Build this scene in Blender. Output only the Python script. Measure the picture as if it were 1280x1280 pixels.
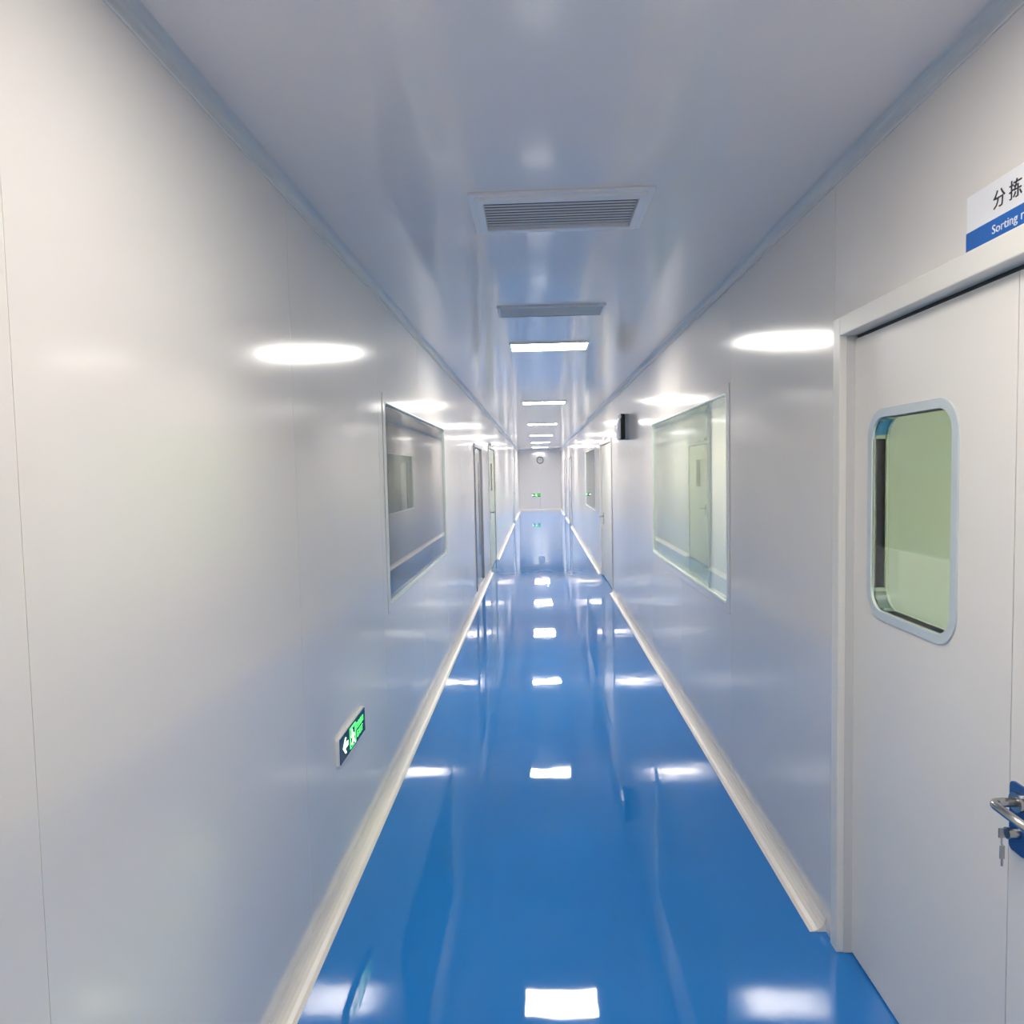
import bpy, bmesh, math
from mathutils import Vector, Matrix

# ---------------------------------------------------------------- camera, world, exposure
for o in list(bpy.data.objects): bpy.data.objects.remove(o)
scene = bpy.context.scene
C = scene.collection
L, R, H, CAM_H = 0.791, 0.963, 2.530, 1.6
END, BACK = 29.6, -5.2
YAW, PITCH, ROLL, FPX = -0.03793, -0.05590, -0.02053, 877.7

def camera():
    F = Vector((math.sin(YAW)*math.cos(PITCH), math.cos(YAW)*math.cos(PITCH), math.sin(PITCH)))
    rt = Vector((math.cos(YAW), -math.sin(YAW), 0)); up = rt.cross(F)
    Rv = rt*math.cos(ROLL) + up*math.sin(ROLL); Uv = -rt*math.sin(ROLL) + up*math.cos(ROLL)
    cd = bpy.data.cameras.new('camera'); co = bpy.data.objects.new('camera', cd); C.objects.link(co)
    m = Matrix((Rv, Uv, -F)).transposed().to_4x4(); m.translation = (0, 0, CAM_H)
    co.matrix_world = m
    cd.sensor_fit = 'HORIZONTAL'; cd.sensor_width = 36; cd.lens = 36*FPX/1280; cd.clip_start = 0.02
    scene.camera = co
camera()
w = bpy.data.worlds.new('world'); scene.world = w; w.use_nodes = True
w.node_tree.nodes['Background'].inputs[0].default_value = (0.5, 0.55, 0.6, 1)
w.node_tree.nodes['Background'].inputs[1].default_value = 0.02
vs = scene.view_settings
vs.view_transform = 'Standard'; vs.look = 'None'; vs.gamma = 1; vs.use_curve_mapping = False
vs.exposure = 0.0
scene.cycles.max_bounces = 10; scene.cycles.diffuse_bounces = 6; scene.cycles.glossy_bounces = 5
LAMP = 57.5          # corridor LED panels
ROOM_LAMP = 78.0    # panels in the lit rooms on the right
SORT_LAMP = 130.0     # panel in the room behind the grey door

# ---------------------------------------------------------------- materials
def lin(c): return tuple(((x/255)/12.92 if x/255 <= 0.04045 else ((x/255+0.055)/1.055)**2.4) for x in c) + (1,)
def mat(name, col, rough=0.5, metal=0.0, ior=1.5, noise=0.03, nscale=6.0, bump=0.0, bscale=3.0, emit=None, strength=0, coat=0, aniso=0):
    m = bpy.data.materials.new(name); m.use_nodes = True
    nt = m.node_tree; b = nt.nodes['Principled BSDF']
    b.inputs['Roughness'].default_value = rough; b.inputs['Metallic'].default_value = metal; b.inputs['IOR'].default_value = ior
    if coat: b.inputs['Coat Weight'].default_value = coat; b.inputs['Coat Roughness'].default_value = 0.04
    tc = nt.nodes.new('ShaderNodeTexCoord')
    n = nt.nodes.new('ShaderNodeTexNoise'); n.inputs['Scale'].default_value = nscale; n.inputs['Detail'].default_value = 3
    nt.links.new(tc.outputs['Object'], n.inputs['Vector'])
    mx = nt.nodes.new('ShaderNodeMixRGB'); mx.blend_type = 'MIX'
    mx.inputs[1].default_value = tuple(c*(1-noise) for c in col[:3])+(1,); mx.inputs[2].default_value = tuple(min(1, c*(1+noise)) for c in col[:3])+(1,)
    nt.links.new(n.outputs['Fac'], mx.inputs[0]); nt.links.new(mx.outputs[0], b.inputs['Base Color'])
    if bump:
        n2 = nt.nodes.new('ShaderNodeTexNoise'); n2.inputs['Scale'].default_value = bscale; n2.inputs['Detail'].default_value = 2
        nt.links.new(tc.outputs['Object'], n2.inputs['Vector'])
        bp = nt.nodes.new('ShaderNodeBump'); bp.inputs['Strength'].default_value = 1.0; bp.inputs['Distance'].default_value = bump
        nt.links.new(n2.outputs['Fac'], bp.inputs['Height']); nt.links.new(bp.outputs[0], b.inputs['Normal'])
    if emit: b.inputs['Emission Color'].default_value = emit; b.inputs['Emission Strength'].default_value = strength
    return m
def glass(name, tint, haze=0.0):
    m = bpy.data.materials.new(name); m.use_nodes = True
    nt = m.node_tree; nt.nodes.clear()
    out = nt.nodes.new('ShaderNodeOutputMaterial'); mix = nt.nodes.new('ShaderNodeMixShader')
    tr = nt.nodes.new('ShaderNodeBsdfTransparent'); tr.inputs[0].default_value = tint
    gl = nt.nodes.new('ShaderNodeBsdfGlossy'); gl.inputs['Roughness'].default_value = 0.01
    lw = nt.nodes.new('ShaderNodeLayerWeight'); lw.inputs[0].default_value = 0.5
    p = nt.nodes.new('ShaderNodeMath'); p.operation = 'POWER'; p.inputs[1].default_value = 5
    a = nt.nodes.new('ShaderNodeMath'); a.operation = 'MULTIPLY_ADD'; a.inputs[1].default_value = 0.96; a.inputs[2].default_value = 0.04
    nt.links.new(lw.outputs['Facing'], p.inputs[0]); nt.links.new(p.outputs[0], a.inputs[0])
    nt.links.new(a.outputs[0], mix.inputs[0]); nt.links.new(tr.outputs[0], mix.inputs[1]); nt.links.new(gl.outputs[0], mix.inputs[2])
    if haze:
        tl = nt.nodes.new('ShaderNodeBsdfTranslucent'); tl.inputs[0].default_value = (0.90, 0.93, 0.84, 1)
        df = nt.nodes.new('ShaderNodeBsdfDiffuse'); df.inputs[0].default_value = (0.90, 0.93, 0.86, 1)
        h1 = nt.nodes.new('ShaderNodeMixShader'); h1.inputs[0].default_value = 0.5
        h2 = nt.nodes.new('ShaderNodeMixShader'); h2.inputs[0].default_value = haze
        nt.links.new(tl.outputs[0], h1.inputs[1]); nt.links.new(df.outputs[0], h1.inputs[2])
        nt.links.new(tr.outputs[0], h2.inputs[1]); nt.links.new(h1.outputs[0], h2.inputs[2]); nt.links.new(h2.outputs[0], mix.inputs[1])
    nt.links.new(mix.outputs[0], out.inputs[0])
    return m
M = {}
M['wall'] = mat('wall_panel_white', (0.815, 0.77, 0.715, 1), 0.13, ior=2.35, noise=0.012, bump=0.0006, bscale=2.2)
M['ceil'] = mat('ceiling_panel_white', (0.89, 0.825, 0.785, 1), 0.10, ior=1.55, noise=0.012, bump=0.0005, bscale=2.0)
M['floor'] = mat('blue_epoxy', (0.014, 0.215, 0.63, 1), 0.03, ior=1.5, noise=0.10, nscale=1.6, bump=0.0012, bscale=2.6)
M['cove'] = mat('cove_cream', (0.82, 0.775, 0.72, 1), 0.32, noise=0.03, nscale=9)
M['alu'] = mat('aluminium_trim', (0.70, 0.70, 0.69, 1), 0.35, metal=0.0, noise=0.02)
M['doorleaf'] = mat('door_grey', (0.87, 0.83, 0.765, 1), 0.33, noise=0.015)
M['frame'] = mat('door_frame_cream', (0.84, 0.81, 0.74, 1), 0.30, noise=0.015)
M['ivory'] = mat('door_ivory', (0.88, 0.85, 0.76, 1), 0.35, noise=0.015)
M['yellow'] = mat('door_pale_yellow', (0.84, 0.83, 0.60, 1), 0.25, noise=0.02)
M['steel'] = mat('stainless', (0.50, 0.49, 0.48, 1), 0.22, metal=1.0, noise=0.05, nscale=20)
M['lining'] = mat('polished_lining', (0.72, 0.74, 0.70, 1), 0.10, metal=1.0, noise=0.02)
M['dark'] = mat('dark_gasket', (0.03, 0.035, 0.04, 1), 0.5, noise=0.1)
M['black'] = mat('black_plastic', (0.012, 0.010, 0.014, 1), 0.25, noise=0.1)
M['ring'] = mat('pale_window_ring', (0.60, 0.67, 0.69, 1), 0.30, noise=0.02)
M['white'] = mat('white_plastic', (0.82, 0.82, 0.83, 1), 0.30, noise=0.01)
M['grey'] = mat('grey_plastic', (0.36, 0.37, 0.40, 1), 0.4, noise=0.03)
M['vent'] = mat('vent_white_metal', (0.90, 0.89, 0.90, 1), 0.35, noise=0.02)
M['slat'] = mat('vent_slat_metal', (0.72, 0.69, 0.67, 1), 0.4, noise=0.03)
M['reveal_shade'] = mat('reveal_shade_grey', (0.64, 0.635, 0.61, 1), 0.5, noise=0.03)  # grey that paints shade onto the door reveal
M['clock_rim'] = mat('clock_rim', (0.13, 0.13, 0.14, 1), 0.35)
M['blue'] = mat('sign_blue', (0.02, 0.13, 0.46, 1), 0.3, noise=0.02)
M['film'] = mat('blue_film', (0.03, 0.10, 0.30, 1), 0.2, noise=0.1, nscale=40)
M['ink'] = mat('ink', (0.015, 0.015, 0.018, 1), 0.5)
M['signface'] = mat('exit_face', (0.03, 0.045, 0.07, 1), 0.25, noise=0.05)
M['green'] = mat('exit_green', (0.05, 0.6, 0.12, 1), 0.4, emit=(0.10, 1.0, 0.16, 1), strength=1.8)
M['greenwhite'] = mat('exit_lit', (0.6, 0.9, 0.6, 1), 0.4, emit=(0.62, 1.0, 0.50, 1), strength=3.0)
OUTPUT = (0.8, 0.80, 1.05, 1.15, 1.5, 1.8, 2.1, 3.3)      # outputs raised toward the far end to brighten it, nearest first
for k, q in enumerate(OUTPUT): M['lamp%d' % k] = mat('led_diffuser', (0.9, 0.9, 0.9, 1), 0.5, emit=(1.0, 0.95, 0.88, 1), strength=LAMP*q)
M['roomlamp'] = mat('room_led_diffuser', (0.9, 0.9, 0.9, 1), 0.5, emit=(1.0, 0.94, 0.70, 1), strength=ROOM_LAMP)
M['sortlamp'] = mat('sorting_led_diffuser', (0.9, 0.9, 0.9, 1), 0.5, emit=(1.0, 0.93, 0.64, 1), strength=SORT_LAMP)
M['roomwall'] = mat('room_wall', (0.86, 0.86, 0.80, 1), 0.4, noise=0.01)
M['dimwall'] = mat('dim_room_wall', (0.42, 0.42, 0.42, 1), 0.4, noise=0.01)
M['glass'] = glass('clear_glass', (0.975, 0.99, 0.98, 1))
M['green_glass'] = glass('green_glass', (0.915, 0.965, 0.865, 1))
M['milky_glass'] = glass('milky_green_glass', (0.92, 0.965, 0.875, 1), 0.32)
M['glass_edge'] = mat('glass_edge', (0.74, 0.81, 0.75, 1), 0.3)

# ---------------------------------------------------------------- mesh helpers
def bx(bm, x0, x1, y0, y1, z0, z1):
    v = [bm.verts.new(p) for p in ((x0,y0,z0),(x1,y0,z0),(x1,y1,z0),(x0,y1,z0),(x0,y0,z1),(x1,y0,z1),(x1,y1,z1),(x0,y1,z1))]
    for f in ((3,2,1,0),(4,5,6,7),(0,1,5,4),(1,2,6,5),(2,3,7,6),(3,0,4,7)): bm.faces.new([v[i] for i in f])
def prism(bm, pts, fn, d0, d1, caps=True):
    a = [bm.verts.new(fn(u, v, d0)) for u, v in pts]; b = [bm.verts.new(fn(u, v, d1)) for u, v in pts]
    n = len(pts)
    for i in range(n): bm.faces.new((a[i], a[(i+1) % n], b[(i+1) % n], b[i]))
    if caps: bm.faces.new(a[::-1]); bm.faces.new(b)
def ring(bm, outer, inner, fn, d0, d1):
    n = len(outer); q = [[bm.verts.new(fn(u, v, d)) for u, v in loop] for loop, d in ((outer,d0),(outer,d1),(inner,d1),(inner,d0))]
    for i in range(n):
        j = (i+1) % n
        for k in range(4): bm.faces.new((q[k][i], q[k][j], q[(k+1) % 4][j], q[(k+1) % 4][i]))
def rrect(u0, u1, v0, v1, r, seg=8):
    pts = []
    for cx, cy, a in ((u1-r, v1-r, 0), (u0+r, v1-r, 90), (u0+r, v0+r, 180), (u1-r, v0+r, 270)):
        for k in range(seg+1):
            t = math.radians(a + 90*k/seg); pts.append((cx + r*math.cos(t), cy + r*math.sin(t)))
    return pts
def tube(bm, path, r, seg=12):
    rings = []
    path = [Vector(p) for p in path]
    for i, p in enumerate(path):
        t = (path[min(i+1, len(path)-1)] - path[max(i-1, 0)]).normalized()
        a = t.orthogonal().normalized() if i == 0 else (rings_a - t*rings_a.dot(t)).normalized()
        rings_a = a; b = t.cross(a)
        rings.append([bm.verts.new(p + r*(math.cos(2*math.pi*k/seg)*a + math.sin(2*math.pi*k/seg)*b)) for k in range(seg)])
    for A, B in zip(rings, rings[1:]):
        for k in range(seg): bm.faces.new((A[k], A[(k+1) % seg], B[(k+1) % seg], B[k]))
    bm.faces.new(rings[0][::-1]); bm.faces.new(rings[-1])
def obj(name, bm, m, parent=None, bevel=0, smooth=False):
    bmesh.ops.recalc_face_normals(bm, faces=bm.faces)
    me = bpy.data.meshes.new(name); bm.to_mesh(me); bm.free()
    if smooth:
        for p in me.polygons: p.use_smooth = True
    me.materials.append(M[m] if isinstance(m, str) else m)
    o = bpy.data.objects.new(name, me); C.objects.link(o)
    if parent: o.parent = parent; o.matrix_parent_inverse = Matrix.Translation(parent.location).inverted()
    if bevel:
        b = o.modifiers.new('bevel', 'BEVEL'); b.width = bevel; b.segments = 2; b.limit_method = 'ANGLE'
    return o
def box(name, m, parent, x0, x1, y0, y1, z0, z1, bevel=0):
    bm = bmesh.new(); bx(bm, x0, x1, y0, y1, z0, z1); return obj(name, bm, m, parent, bevel)
def thing(name, label, cat, loc=(0, 0, 0), group=None, kind=None):
    o = bpy.data.objects.new(name, None); C.objects.link(o); o.location = loc; o.empty_display_size = 0.1
    return tag(o, label, cat, group, kind)
def tag(o, label, cat, group=None, kind=None):
    o['label'] = label; o['category'] = cat
    if group: o['group'] = group
    if kind: o['kind'] = kind
    return o
def text_mesh(txt, size, fn, depth=0.0006, align='CENTER', space=1.0):
    """text -> bmesh, mapped through fn(u, v, d)"""
    cu = bpy.data.curves.new('t', 'FONT'); cu.body = txt; cu.size = size; cu.align_x = align; cu.align_y = 'CENTER'
    cu.space_character = space; cu.resolution_u = 3; cu.extrude = depth
    to = bpy.data.objects.new('t', cu); C.objects.link(to)
    bpy.context.view_layer.update()
    me = bpy.data.meshes.new_from_object(to.evaluated_get(bpy.context.evaluated_depsgraph_get()))
    bpy.data.objects.remove(to); bpy.data.curves.remove(cu)
    bm = bmesh.new(); bm.from_mesh(me); bpy.data.meshes.remove(me)
    for v in bm.verts: v.co = Vector(fn(v.co.x, v.co.y, v.co.z + depth))
    return bm
# wall frames: u to the reader's right, v up, d out of the wall into the corridor
def right_wall(y, z, x=R): return lambda u, v, d: (x - d, y - u, z + v)
def left_wall(y, z, x=-L): return lambda u, v, d: (x + d, y + u, z + v)
def end_wall(x, z): return lambda u, v, d: (x + u, END - d, z + v)

# ---------------------------------------------------------------- openings (y0, y1, z0, z1)
WIN1 = (3.60, 5.98, 0.89, 2.015); WIN2 = (3.58, 5.98, 0.87, 2.015); WIN3 = (11.85, 14.35, 0.89, 2.015)
DOOR1 = (0.50, 2.315, 0.0, 2.065); DOOR2 = (9.20, 10.85, 0.0, 2.03); DOOR3 = (8.72, 9.90, 0.12, 1.975)
DOOR4 = (11.25, 12.85, 0.0, 2.05); DOOR5 = (21.9, 23.1, 0.0, 2.05); DOOR6 = (20.45, 21.65, 0.0, 2.05); DOOR7 = (24.5, 25.6, 0.0, 2.05)
T = 0.05
# ---------------------------------------------------------------- the setting
tag(box('floor', 'floor', None, -L-0.05, R+0.05, BACK, END+0.05, -0.1, 0), 'glossy blue epoxy floor running down the corridor', 'floor', kind='structure')
tag(box('ceiling', 'ceil', None, -L-0.05, R+0.05, BACK, END+0.05, H, H+0.1), 'white glossy panel ceiling of the corridor', 'ceiling', kind='structure')
def panel_wall(name, label, side, first, openings):
    root = thing(name, label, 'wall', (side, 0, 0), kind='structure')
    x0, x1 = (side-T, side) if side < 0 else (side, side+T)
    step, g = 1.2275, 0.0012
    y = first
    while y - step > BACK: y -= step
    edges = [BACK]
    while y < END:
        if y > BACK+0.1: edges.append(y)
        y += step
    edges.append(END)
    for a, b in zip(edges, edges[1:]):
        bm = bmesh.new(); a += g; b -= g
        ops = [o for o in openings if o[0] < b and o[1] > a]
        cuts = sorted({a, b} | {min(max(c, a), b) for o in ops for c in o[:2]})
        for c, d in zip(cuts, cuts[1:]):
            if d-c < 1e-4: continue
            hit = [o for o in ops if o[0] <= c+1e-5 and o[1] >= d-1e-5]
            if not hit: bx(bm, x0, x1, c, d, 0, H)
            else:
                if hit[0][2] > 0: bx(bm, x0, x1, c, d, 0, hit[0][2])
                bx(bm, x0, x1, c, d, hit[0][3], H)
        if len(bm.verts): obj('wall_panel', bm, 'wall', root)
        else: bm.free()
        if a-g > BACK+0.1:
            inside = [o for o in openings if o[0]-0.01 < a < o[1]+0.01]
            bm = bmesh.new(); d = sorted((side + (0.0012 if side > 0 else -0.0012), side + (0.02 if side > 0 else -0.02)))
            if not inside: bx(bm, *d, a-2*g, a, 0, H)
            else:
                if inside[0][2] > 0: bx(bm, *d, a-2*g, a, 0, inside[0][2])
                bx(bm, *d, a-2*g, a, inside[0][3], H)
            obj('joint_strip', bm, 'cove', root)
    return root
panel_wall('wall_left', 'white glossy panel wall along the left of the corridor', -L, 1.042, [WIN1, DOOR3, DOOR4, DOOR5])
panel_wall('wall_right', 'white glossy panel wall along the right of the corridor', R, 2.325, [DOOR1, WIN2, DOOR2, WIN3, DOOR6, DOOR7])
we = thing('wall_end', 'white panel wall closing the far end of the corridor', 'wall', (0.086, END, 0), kind='structure')
for a, b in ((-L, 0.086), (0.086, R)): box('wall_panel', 'wall', we, a+0.001, b-0.001, END, END+T, 0, H)
tag(box('wall_back', 'wall', None, -L, R, BACK-T, BACK, 0, H), 'white panel wall behind the viewer', 'wall', kind='structure')

def cove_profile(r, n=6):
    """concave quarter: corner at (0,0), runs along +a and +b"""
    return [(0, 0), (r, 0)] + [(r - r*math.sin(math.pi/2*k/n), r - r*math.cos(math.pi/2*k/n)) for k in range(1, n)] + [(0, r)]
def cove(name, m, parent, side, y0, y1, r, top=False, s=1):
    bm = bmesh.new()
    fn = lambda a, b, d: ((side + a if side < 0 else side - a), d, (H - b if top else b))
    prism(bm, cove_profile(r), fn, y0, y1)
    return obj(name, bm, m, parent)
def base_run(name, label, side, gaps):
    root = thing(name, label, 'baseboard', (side, 0, 0), kind='structure'); y = BACK
    for a, b in gaps + [(END, END)]:
        if a-y > 0.02: cove('baseboard_length', 'cove', root, side, y, a, 0.056)
        y = b
base_run('baseboard_left', 'cream cove skirting along the foot of the left wall', -L, [(DOOR4[0]-0.04, DOOR4[1]+0.04), (DOOR5[0]-0.04, DOOR5[1]+0.04)])
base_run('baseboard_right', 'cream cove skirting along the foot of the right wall', R, [(DOOR1[0]-0.06, DOOR1[1]+0.055), (DOOR2[0]-0.04, DOOR2[1]+0.04), (DOOR6[0]-0.04, DOOR6[1]+0.04), (DOOR7[0]-0.04, DOOR7[1]+0.04)])
bm = bmesh.new(); prism(bm, cove_profile(0.056), lambda a, b, d: (d, END-a, b), -L+0.056, R-0.056)
tag(obj('baseboard_end', bm, 'cove'), 'cream cove skirting at the foot of the end wall', 'baseboard', kind='structure')
def lip(root, side):
    bm = bmesh.new(); bx(bm, *sorted((side, side + (0.004 if side < 0 else -0.004))), BACK, END, H-0.040, H-0.036); obj('trim_lip', bm, 'white', root)
tr1 = tag(cove('trim_1', 'alu', None, -L, BACK, END, 0.036, True), 'grey cove moulding between left wall and ceiling', 'trim', kind='structure')
tr2 = tag(cove('trim_2', 'alu', None, R, BACK, END, 0.036, True), 'grey cove moulding between right wall and ceiling', 'trim', kind='structure')
lip(tr1, -L); lip(tr2, R)

# ---------------------------------------------------------------- rooms behind the glass
def room(prefix, label, x0, x1, y0, y1, wallm, hasfloor='floor'):
    xa, xb = (x0, x1)
    tag(box('floor_'+prefix, 'floor', None, xa, xb, y0, y1, -0.1, -0.0), 'blue floor of the '+label, 'floor', kind='structure')
    tag(box('ceiling_'+prefix, 'ceil', None, xa, xb, y0, y1, H, H+0.1), 'white ceiling of the '+label, 'ceiling', kind='structure')
    tag(box('wall_'+prefix+'_near', wallm, None, xa, xb, y0-T, y0, 0, H), 'near wall of the '+label, 'wall', kind='structure')
    tag(box('wall_'+prefix+'_far', wallm, None, xa, xb, y1, y1+T, 0, H), 'far wall of the '+label, 'wall', kind='structure')
    xs = xb if xb > 0 else xa
    tag(box('wall_'+prefix+'_side', wallm, None, *((xs, xs+T) if xs > 0 else (xs-T, xs)), y0, y1, 0, H), 'side wall of the '+label, 'wall', kind='structure')
room('sorting', 'room behind the grey double door', R+T, 4.4, -1.5, 3.2, 'roomwall')
room('packing', 'lit room behind the big right window', R+T, 4.4, 3.3, 8.6, 'roomwall')
room('second', 'lit room behind the far right window', R+T, 4.4, 8.8, 16.0, 'roomwall')
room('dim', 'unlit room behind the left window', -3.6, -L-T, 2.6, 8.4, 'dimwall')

# ---------------------------------------------------------------- windows
def window(name, label, op, side, wallfn, sliding=None, lit='glass'):
    y0, y1, z0, z1 = op
    root = thing(name, label, 'window', (side, y0, z0), kind='structure')
    X = (lambda d: side + d) if side < 0 else (lambda d: side - d)
    fn = lambda u, v, d: (X(d), u, v)
    e, fw = 0.012, 0.036
    bm = bmesh.new()
    ring(bm, rrect(y0-e, y1+e, z0-e, z1+e, 0.012, 3), rrect(y0+fw, y1-fw, z0+fw, z1-fw, 0.035, 3), fn, -T, 0.004)
    obj('window_frame', bm, 'wall', root, 0.002)
    bm = bmesh.new()
    ring(bm, rrect(y0+fw-0.004, y1-fw+0.004, z0+fw-0.004, z1-fw+0.004, 0.037, 3), rrect(y0+fw+0.005, y1-fw-0.005, z0+fw+0.005, z1-fw-0.005, 0.03, 3), fn, -0.012, 0.005)
    obj('glazing_bead', bm, 'glass_edge', root)
    bm = bmesh.new(); a, b = sorted((X(-0.010), X(-0.004))); bx(bm, a, b, y0+fw-0.002, y1-fw+0.002, z0+fw-0.002, z1-fw+0.002)
    obj('pane', bm, 'glass', root)
    if sliding:
        bm = bmesh.new(); a, b = sorted((X(-0.036), X(-0.030))); bx(bm, a, b, sliding, y1-fw+0.002, z0+fw-0.002, z1-fw+0.002)
        p = obj('inner_pane', bm, 'milky_glass', root)
        box('pane_edge', 'glass_edge', p, min(X(-0.040), X(-0.026)), max(X(-0.040), X(-0.026)), sliding-0.05, sliding, z0+fw, z1-fw)
    return root
window('window_1', 'wide flush window to the unlit room on the left wall', WIN1, -L, None)
window('window_2', 'wide flush window with green glass on the right wall, nearest the grey door', WIN2, R, None, sliding=4.14)
window('window_3', 'flush window on the right wall beyond the ivory door', WIN3, R, None, sliding=11.9)

# ---------------------------------------------------------------- near right double door
def grey_door():
    y0, y1, z0, z1 = DOOR1
    root = thing('door_1', 'pale grey double door with rounded window and lever handle on the right', 'door', (R, y0, 0), kind='structure')
    fw, LX = 0.05, R+0.038         # frame width, face plane of the leaves
    bm = bmesh.new()
    for a, b, c, d in ((y1-fw, y1, 0, z1), (y0, y0+fw, 0, z1), (y0+fw, y1-fw, z1-fw-0.008, z1)): bx(bm, R-0.010, R+0.10, a, b, c, d)
    obj('door_frame', bm, 'frame', root, 0.003)
    for a, b in ((y1-fw-0.003, y1-fw), (y0+fw, y0+fw+0.003)): box('reveal_shade_strip', 'reveal_shade', root, R+0.012, LX+0.004, a, b, 0.002, z1-fw-0.010)  # added strips, their grey stands for shade in the lit reveal
    bm = bmesh.new(); bx(bm, LX+0.006, LX+0.03, y0+fw, y1-fw, z1-fw-0.014, z1-fw-0.008); obj('door_gasket', bm, 'dark', root)
    seam = 1.512
    for k, (a, b, wy0, wy1) in enumerate(((seam+0.0015, y1-fw-0.003, 1.735, 2.14), (y0+fw+0.003, seam-0.0015, 0.84, 1.245))):
        zt = z1-fw-0.020; wz0, wz1 = 1.172, 1.738
        bm = bmesh.new()
        bx(bm, LX, LX+0.045, a, wy0, 0.008, zt); bx(bm, LX, LX+0.045, wy1, b, 0.008, zt)
        bx(bm, LX, LX+0.045, wy0, wy1, 0.008, wz0); bx(bm, LX, LX+0.045, wy0, wy1, wz1, zt)
        leaf = obj('door_leaf', bm, 'doorleaf', root)
        fn = lambda u, v, d: (LX - d, u, v)
        bm = bmesh.new(); ring(bm, rrect(wy0-0.026, wy1+0.026, wz0-0.026, wz1+0.026, 0.085), rrect(wy0, wy1, wz0, wz1, 0.06), fn, -0.004, 0.005)
        obj('window_ring', bm, 'ring', leaf, 0.0015)
        bm = bmesh.new(); ring(bm, rrect(wy0-0.028, wy1+0.028, wz0-0.028, wz1+0.028, 0.087), rrect(wy0-0.002, wy1+0.002, wz0-0.002, wz1+0.002, 0.062), fn, -0.050, -0.040)
        obj('window_ring', bm, 'ring', leaf, 0.0015)
        bm = bmesh.new(); ring(bm, rrect(wy0-0.004, wy1+0.004, wz0-0.004, wz1+0.004, 0.064), rrect(wy0, wy1, wz0, wz1, 0.06), fn, -0.041, -0.004)
        obj('window_lining', bm, 'lining', leaf)
        for d0, d1, mm in ((-0.009, -0.004, 'glass'), (-0.041, -0.036, 'green_glass')):
            bm = bmesh.new(); prism(bm, rrect(wy0, wy1, wz0, wz1, 0.06), fn, d0, d1); obj('window_pane', bm, mm, leaf)
        if k == 1:
            py0, py1 = 1.452, 1.504
            bm = bmesh.new(); prism(bm, rrect(py0, py1, 0.775, 0.925, 0.012, 4), fn, 0.0, 0.006)
            pl = obj('lock_plate', bm, 'film', leaf, 0.001); pl['label'] = 'lock plate under blue protective film'
            yc = 1.474
            bm = bmesh.new(); path = [(LX-0.004, yc, 0.888), (LX-0.045, yc, 0.888)]
            for q in range(1, 6):
                t = math.pi/2*q/5; path.append((LX-0.045-0.018*math.sin(t), yc-0.018*(1-math.cos(t)), 0.888))
            path += [(LX-0.063, yc-0.12, 0.888)]
            tube(bm, path, 0.0095); hd = obj('lever_handle', bm, 'steel', leaf, smooth=True); hd['label'] = 'brushed steel lever handle'
            bm = bmesh.new(); tube(bm, [(LX-0.004, yc, 0.888), (LX-0.014, yc, 0.888)], 0.021, 20); obj('handle_rose', bm, 'steel', leaf)
            bm = bmesh.new(); tube(bm, [(LX-0.004, yc, 0.822), (LX-0.03, yc, 0.822)], 0.012, 16); obj('lock_cylinder', bm, 'steel', leaf)
    return LX
LX = grey_door()
bm = bmesh.new(); ky = 1.474
bx(bm, LX-0.046, LX-0.030, ky-0.0012, ky+0.0012, 0.812, 0.832); tube(bm, [(LX-0.040, ky, 0.816), (LX-0.041, ky-0.002, 0.800), (LX-0.040, ky-0.004, 0.796)], 0.0018, 6)
bx(bm, LX-0.045, LX-0.035, ky-0.004, ky-0.002, 0.768, 0.796); bx(bm, LX-0.042, LX-0.038, ky-0.004, ky-0.002, 0.752, 0.768)
tag(obj('key', bm, 'steel'), 'small silver key hanging from the lock under the lever handle', 'key')

# ---------------------------------------------------------------- other doors
def plain_door(name, label, op, side, leafm, slit=None, handle=None, framem='frame', closer=None):
    y0, y1, z0, z1 = op
    root = thing(name, label, 'door', (side, y0, z0), kind='structure')
    X = (lambda d: side + d) if side < 0 else (lambda d: side - d)
    B = lambda bm, d0, d1, a, b, c, d: bx(bm, *sorted((X(d0), X(d1))), a, b, c, d)
    fw = 0.045; bm = bmesh.new()
    for a, b, c, d in ((y0, y0+fw, z0, z1), (y1-fw, y1, z0, z1), (y0+fw, y1-fw, z1-fw, z1)): B(bm, -T, 0.012, a, b, c, d)
    obj('door_frame', bm, framem, root, 0.002)
    bm = bmesh.new(); B(bm, -T, -0.020, y0+fw, y1-fw, z0, z1-fw); obj('door_gasket', bm, 'dark', root)
    bm = bmesh.new(); B(bm, -T+0.004, -0.012, y0+fw+0.006, y1-fw-0.006, z0+0.012, z1-fw-0.008); leaf = obj('door_leaf', bm, leafm, root)
    if slit:
        bm = bmesh.new(); B(bm, -0.013, -0.009, *slit); obj('window_slit', bm, 'black', leaf)
    if handle:
        yh, zh, dr = handle
        bm = bmesh.new(); B(bm, -0.012, -0.007, yh-0.025, yh+0.025, zh-0.12, zh+0.06); obj('lock_plate', bm, 'steel', leaf)
        bm = bmesh.new(); tube(bm, [(X(-0.008), yh, zh), (X(0.035), yh, zh), (X(0.045), yh+dr*0.012, zh), (X(0.045), yh+dr*0.12, zh)], 0.010, 8); obj('lever_handle', bm, 'steel', leaf)
    if closer:
        bm = bmesh.new(); B(bm, 0.0, 0.035, closer, closer+0.18, z1+0.005, z1+0.05); obj('door_closer', bm, 'alu', root, 0.004)
    return root
plain_door('door_2', 'ivory door with lever handle on the right wall beside the small speaker', DOOR2, R, 'ivory', handle=(10.55, 0.92, -1), closer=9.9)
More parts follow.
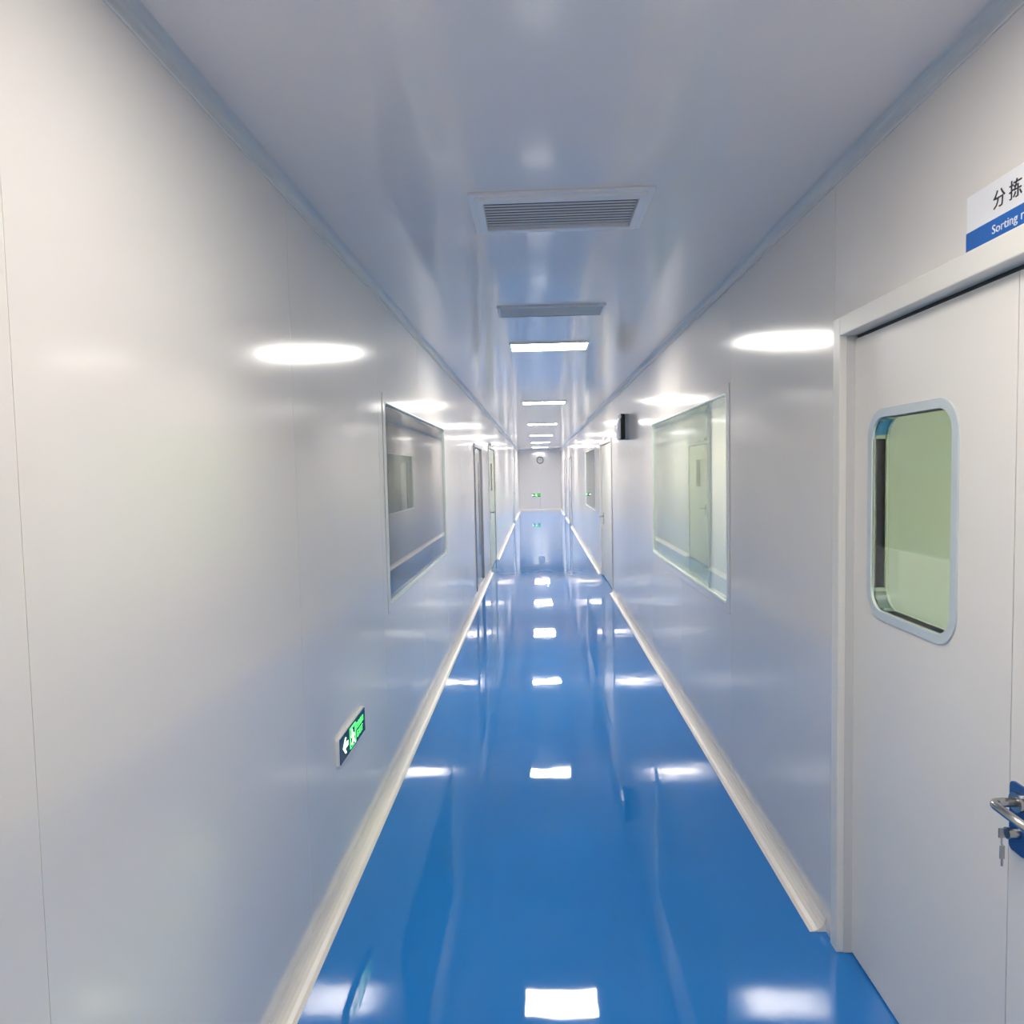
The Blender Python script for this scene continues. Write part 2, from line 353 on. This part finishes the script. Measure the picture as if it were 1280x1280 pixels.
plain_door('door_3', 'brushed steel door with dark edge on the left wall past the window', DOOR3, -L, 'steel', slit=(9.45, 9.52, 0.5, 1.75), framem='grey')
plain_door('door_4', 'pale yellow door with narrow window on the left wall', DOOR4, -L, 'yellow', slit=(12.0, 12.28, 1.30, 1.76), handle=(11.62, 0.95, 1), closer=11.5)
plain_door('door_5', 'far grey-framed door on the left wall near the corridor end', DOOR5, -L, 'ivory', framem='grey', handle=(22.2, 0.95, 1))
plain_door('door_6', 'far grey-framed door on the right wall, nearer of two', DOOR6, R, 'ivory', framem='grey', handle=(21.4, 0.95, -1))
plain_door('door_7', 'farthest grey-framed door on the right wall', DOOR7, R, 'ivory', framem='grey', handle=(25.3, 0.95, -1))

# ---------------------------------------------------------------- ceiling lights
def ceiling_light(x, y, label, dm='roomlamp', group='corridor ceiling lights', along=False):
    a, b = (0.29, 0.155) if not along else (0.155, 0.29)
    t = thing('ceiling_light', label, 'ceiling light', (x, y, H), group)
    fn = lambda u, v, d: (x+u, y+v, H-d)
    bm = bmesh.new(); ring(bm, rrect(-a, a, -b, b, 0.012, 3), rrect(-a+0.014, a-0.014, -b+0.014, b-0.014, 0.010, 3), fn, 0, 0.012); obj('frame', bm, 'white', t)
    bm = bmesh.new(); prism(bm, rrect(-a+0.014, a-0.014, -b+0.014, b-0.014, 0.010, 3), fn, 0.002, 0.008); obj('diffuser', bm, dm, t)
for k, lab in enumerate(('lit ceiling panel behind the viewer', 'lit ceiling panel overhead, nearer than the louvred vents', 'nearest lit ceiling panel in view, just beyond the second vent',
        'second lit ceiling panel along the corridor', 'third lit ceiling panel along the corridor', 'fourth lit ceiling panel along the corridor', 'fifth lit ceiling panel along the corridor', 'farthest lit ceiling panel, above the end wall clock')):
    ceiling_light(0.10, -3.15 + 4.2*k, lab, 'lamp%d' % k)
for x, y, lab, dm in ((2.7, 0.9, 'lit ceiling panel in the room behind the grey double door', 'sortlamp'), (2.2, 5.2, 'lit ceiling panel in the room behind the big right window', 'roomlamp'), (2.2, 7.4, 'lit ceiling panel deep in the room behind the big right window', 'roomlamp'),
        (2.7, 11.0, 'lit ceiling panel in the room behind the far right window', 'roomlamp'), (2.7, 14.4, 'lit ceiling panel deep in the room behind the far right window', 'roomlamp')):
    ceiling_light(x, y, lab, dm, 'side room ceiling lights')

# ---------------------------------------------------------------- ceiling vents
def vent(x, y, label, tilt, n, dims=(0.312, 0.188, 0.264, 0.130), e=0.022, depth=0.020):
    a, b, ia, ib = dims
    t = thing('air_vent', label, 'air vent', (x, y, H), 'ceiling air vents')
    fn = lambda u, v, d: (x+u, y+v, H-d)
    q = lambda a, b: [(a, b), (-a, b), (-a, -b), (a, -b)]
    bm = bmesh.new(); ring(bm, q(a, b), q(a-e, b-e), fn, 0, 0.010); obj('outer_frame', bm, 'vent', t, 0.002)
    bm = bmesh.new(); ring(bm, q(a-e-0.001, b-e-0.001), q(ia, ib), fn, 0, depth); obj('inner_frame', bm, 'vent', t, 0.002)
    bm = bmesh.new(); prism(bm, q(ia, ib), fn, 0, 0.001); obj('duct_back', bm, 'dark', t)
    me = None
    for k in range(n):
        yy = -ib + 2*ib*(k+0.5)/n; s = math.radians(tilt); hw, th = 0.0045, 0.0008
        if me is None:
            bm = bmesh.new(); bx(bm, -ia, ia, -hw, hw, -th, th)
            bmesh.ops.rotate(bm, verts=bm.verts, cent=(0, 0, 0), matrix=Matrix.Rotation(s, 3, 'X'))
            o = obj('slat', bm, 'slat', t); me = o.data
        else:
            o = bpy.data.objects.new('slat', me); C.objects.link(o); o.parent = t
        o.matrix_parent_inverse = Matrix(); o.location = (0, yy, -depth*0.55)
vent(0.094, 2.565, 'larger-looking near louvred air vent in the ceiling', -15, 10)
vent(0.092, 4.10, 'second louvred air vent, between the near vent and the first ceiling panel', -25, 10, (0.306, 0.124, 0.290, 0.108), 0.008, 0.014)

# ---------------------------------------------------------------- exit signs
def exit_sign(fn, w, h, label, loc):
    t = thing('exit_sign', label, 'exit sign', loc, 'green exit signs')
    bm = bmesh.new(); prism(bm, rrect(-w/2, w/2, -h/2, h/2, 0.010, 3), fn, 0, 0.013); obj('housing', bm, 'white', t)
    bm = bmesh.new(); prism(bm, rrect(-w/2+0.006, w/2-0.006, -h/2+0.005, h/2-0.005, 0.006, 3), fn, 0.013, 0.0145); obj('face', bm, 'signface', t)
    s = h/0.11; d0, d1 = 0.0145, 0.0155
    P = lambda pts: [(u*s, v*s) for u, v in pts]
    bm = bmesh.new()                                              # arrow pointing to the reader's left
    prism(bm, P([(-0.150, 0), (-0.118, 0.030), (-0.103, 0.030), (-0.123, 0.009), (-0.078, 0.009), (-0.078, -0.009), (-0.123, -0.009), (-0.103, -0.030), (-0.118, -0.030)]), fn, d0, d1); obj('arrow', bm, 'greenwhite', t)
    bm = bmesh.new()                                              # doorway
    o, i = P([(-0.052, -0.040), (0.036, -0.040), (0.036, 0.042), (-0.052, 0.042)]), P([(-0.042, -0.040), (0.026, -0.040), (0.026, 0.033), (-0.042, 0.033)])
    ring(bm, o, i, fn, d0, d1); obj('doorway_symbol', bm, 'green', t)
    bm = bmesh.new()                                              # running figure
    cx, cy = -0.018, 0.022
    prism(bm, P([(cx+0.0085*math.cos(k*math.pi/5), cy+0.0085*math.sin(k*math.pi/5)) for k in range(10)]), fn, d0, d1)
    for pts in ([(-0.016, 0.012), (0.004, 0.010), (0.008, -0.010), (-0.008, -0.010)], [(-0.008, -0.008), (0.002, -0.012), (-0.020, -0.026), (-0.034, -0.022), (-0.034, -0.029), (-0.014, -0.034)],
                [(0.000, -0.010), (0.008, -0.010), (0.014, -0.024), (0.028, -0.034), (0.022, -0.040), (0.004, -0.026)], [(-0.016, 0.012), (-0.036, 0.004), (-0.033, -0.002), (-0.012, 0.004)], [(0.004, 0.010), (0.020, -0.004), (0.015, -0.008), (0.002, 0.002)]):
        prism(bm, P(pts), fn, d0, d1)
    obj('running_figure', bm, 'greenwhite', t)
    g = lambda u, v, d: fn(u + 0.100*s, v + 0.016*s, d + d0)
    obj('lettering', text_mesh('安全出口', 0.030*s, g), 'green', t)
    g2 = lambda u, v, d: fn(u + 0.100*s, v - 0.020*s, d + d0)
    obj('lettering', text_mesh('EXIT', 0.038*s, g2, space=1.25), 'green', t)
exit_sign(left_wall(2.80, 0.540), 0.40, 0.112, 'dark exit sign with glowing green arrow low on the left wall', (-L, 2.80, 0.48))
exit_sign(end_wall(-0.08, 0.63), 0.36, 0.14, 'small glowing green exit sign low on the far end wall', (-0.08, END, 0.56))

# ---------------------------------------------------------------- clock on the end wall
t = thing('wall_clock', 'round grey-rimmed wall clock high on the far end wall', 'clock', (0.10, END, 2.10))
fn = end_wall(0.10, 2.10); circ = lambda r, n=28: [(r*math.cos(2*math.pi*k/n), r*math.sin(2*math.pi*k/n)) for k in range(n)]
bm = bmesh.new(); ring(bm, circ(0.15), circ(0.115), fn, 0, 0.04); obj('rim', bm, 'clock_rim', t)
bm = bmesh.new(); prism(bm, circ(0.117), fn, 0, 0.02); obj('face', bm, 'white', t)
bm = bmesh.new(); prism(bm, [(0.006, -0.01), (0.006, 0.06), (-0.006, 0.06), (-0.006, -0.01)], lambda u, v, d: fn(u*.4+v*.9, v*.35-u*.9, d), 0.021, 0.024); obj('hour_hand', bm, 'ink', t)
bm = bmesh.new(); prism(bm, [(0.004, -0.01), (0.004, 0.09), (-0.004, 0.09), (-0.004, -0.01)], lambda u, v, d: fn(-u*.4-v*.9, v*.35-u*.9, d), 0.025, 0.027); obj('minute_hand', bm, 'ink', t)

# ---------------------------------------------------------------- room sign over the grey door
t = thing('room_sign', 'white and blue room sign above the grey door', 'sign', (R, 1.45, 2.06))
SY = 1.463; fn = right_wall(SY, 2.06)
bm = bmesh.new(); prism(bm, rrect(-0.160, 0.160, 0.0, 0.124, 0.004, 3), fn, 0.0, 0.005); obj('plate', bm, 'white', t)
bm = bmesh.new(); prism(bm, rrect(-0.160, 0.160, 0.0, 0.046, 0.003, 3), fn, 0.005, 0.006); obj('blue_band', bm, 'blue', t)
for i, ch in enumerate('分拣间'):
    obj('lettering', text_mesh(ch, 0.040, lambda u, v, d: fn(u - 0.050 + 0.050*i, v + 0.080, d + 0.005)), 'ink', t)
obj('lettering', text_mesh('Sorting room', 0.026, lambda u, v, d: fn(u - 0.070, v + 0.0235, d + 0.006), align='LEFT', space=1.05), 'white', t)

# ---------------------------------------------------------------- wall speaker
t = thing('wall_speaker', 'small black and white speaker mounted high on the right wall', 'speaker', (R, 7.55, 1.925))
y0, z0 = 7.44, 1.925
bm = bmesh.new(); prism(bm, rrect(-0.11, 0.11, 0, 0.27, 0.03, 5), lambda u, v, d: (R-d, y0+0.11+u, z0+v), 0.0, 0.04); obj('back_shell', bm, 'grey', t, 0.004)
bm = bmesh.new(); prism(bm, rrect(-0.11, 0.11, 0, 0.272, 0.03, 5), lambda u, v, d: (R-d, y0+0.11+u, z0+v), 0.04, 0.085); obj('cabinet', bm, 'black', t, 0.004)
bm = bmesh.new()                                                   # bowed white grille
n = 8
prism(bm, [(0.085, 0.012)] + [(0.085+0.034*math.sin(math.pi*(0.12+0.76*k/n)), 0.012+0.216*k/n) for k in range(n+1)] + [(0.085, 0.228)], lambda u, v, d: (R-u, d, z0+v), y0+0.008, y0+0.212); obj('grille', bm, 'white', t, 0.003)
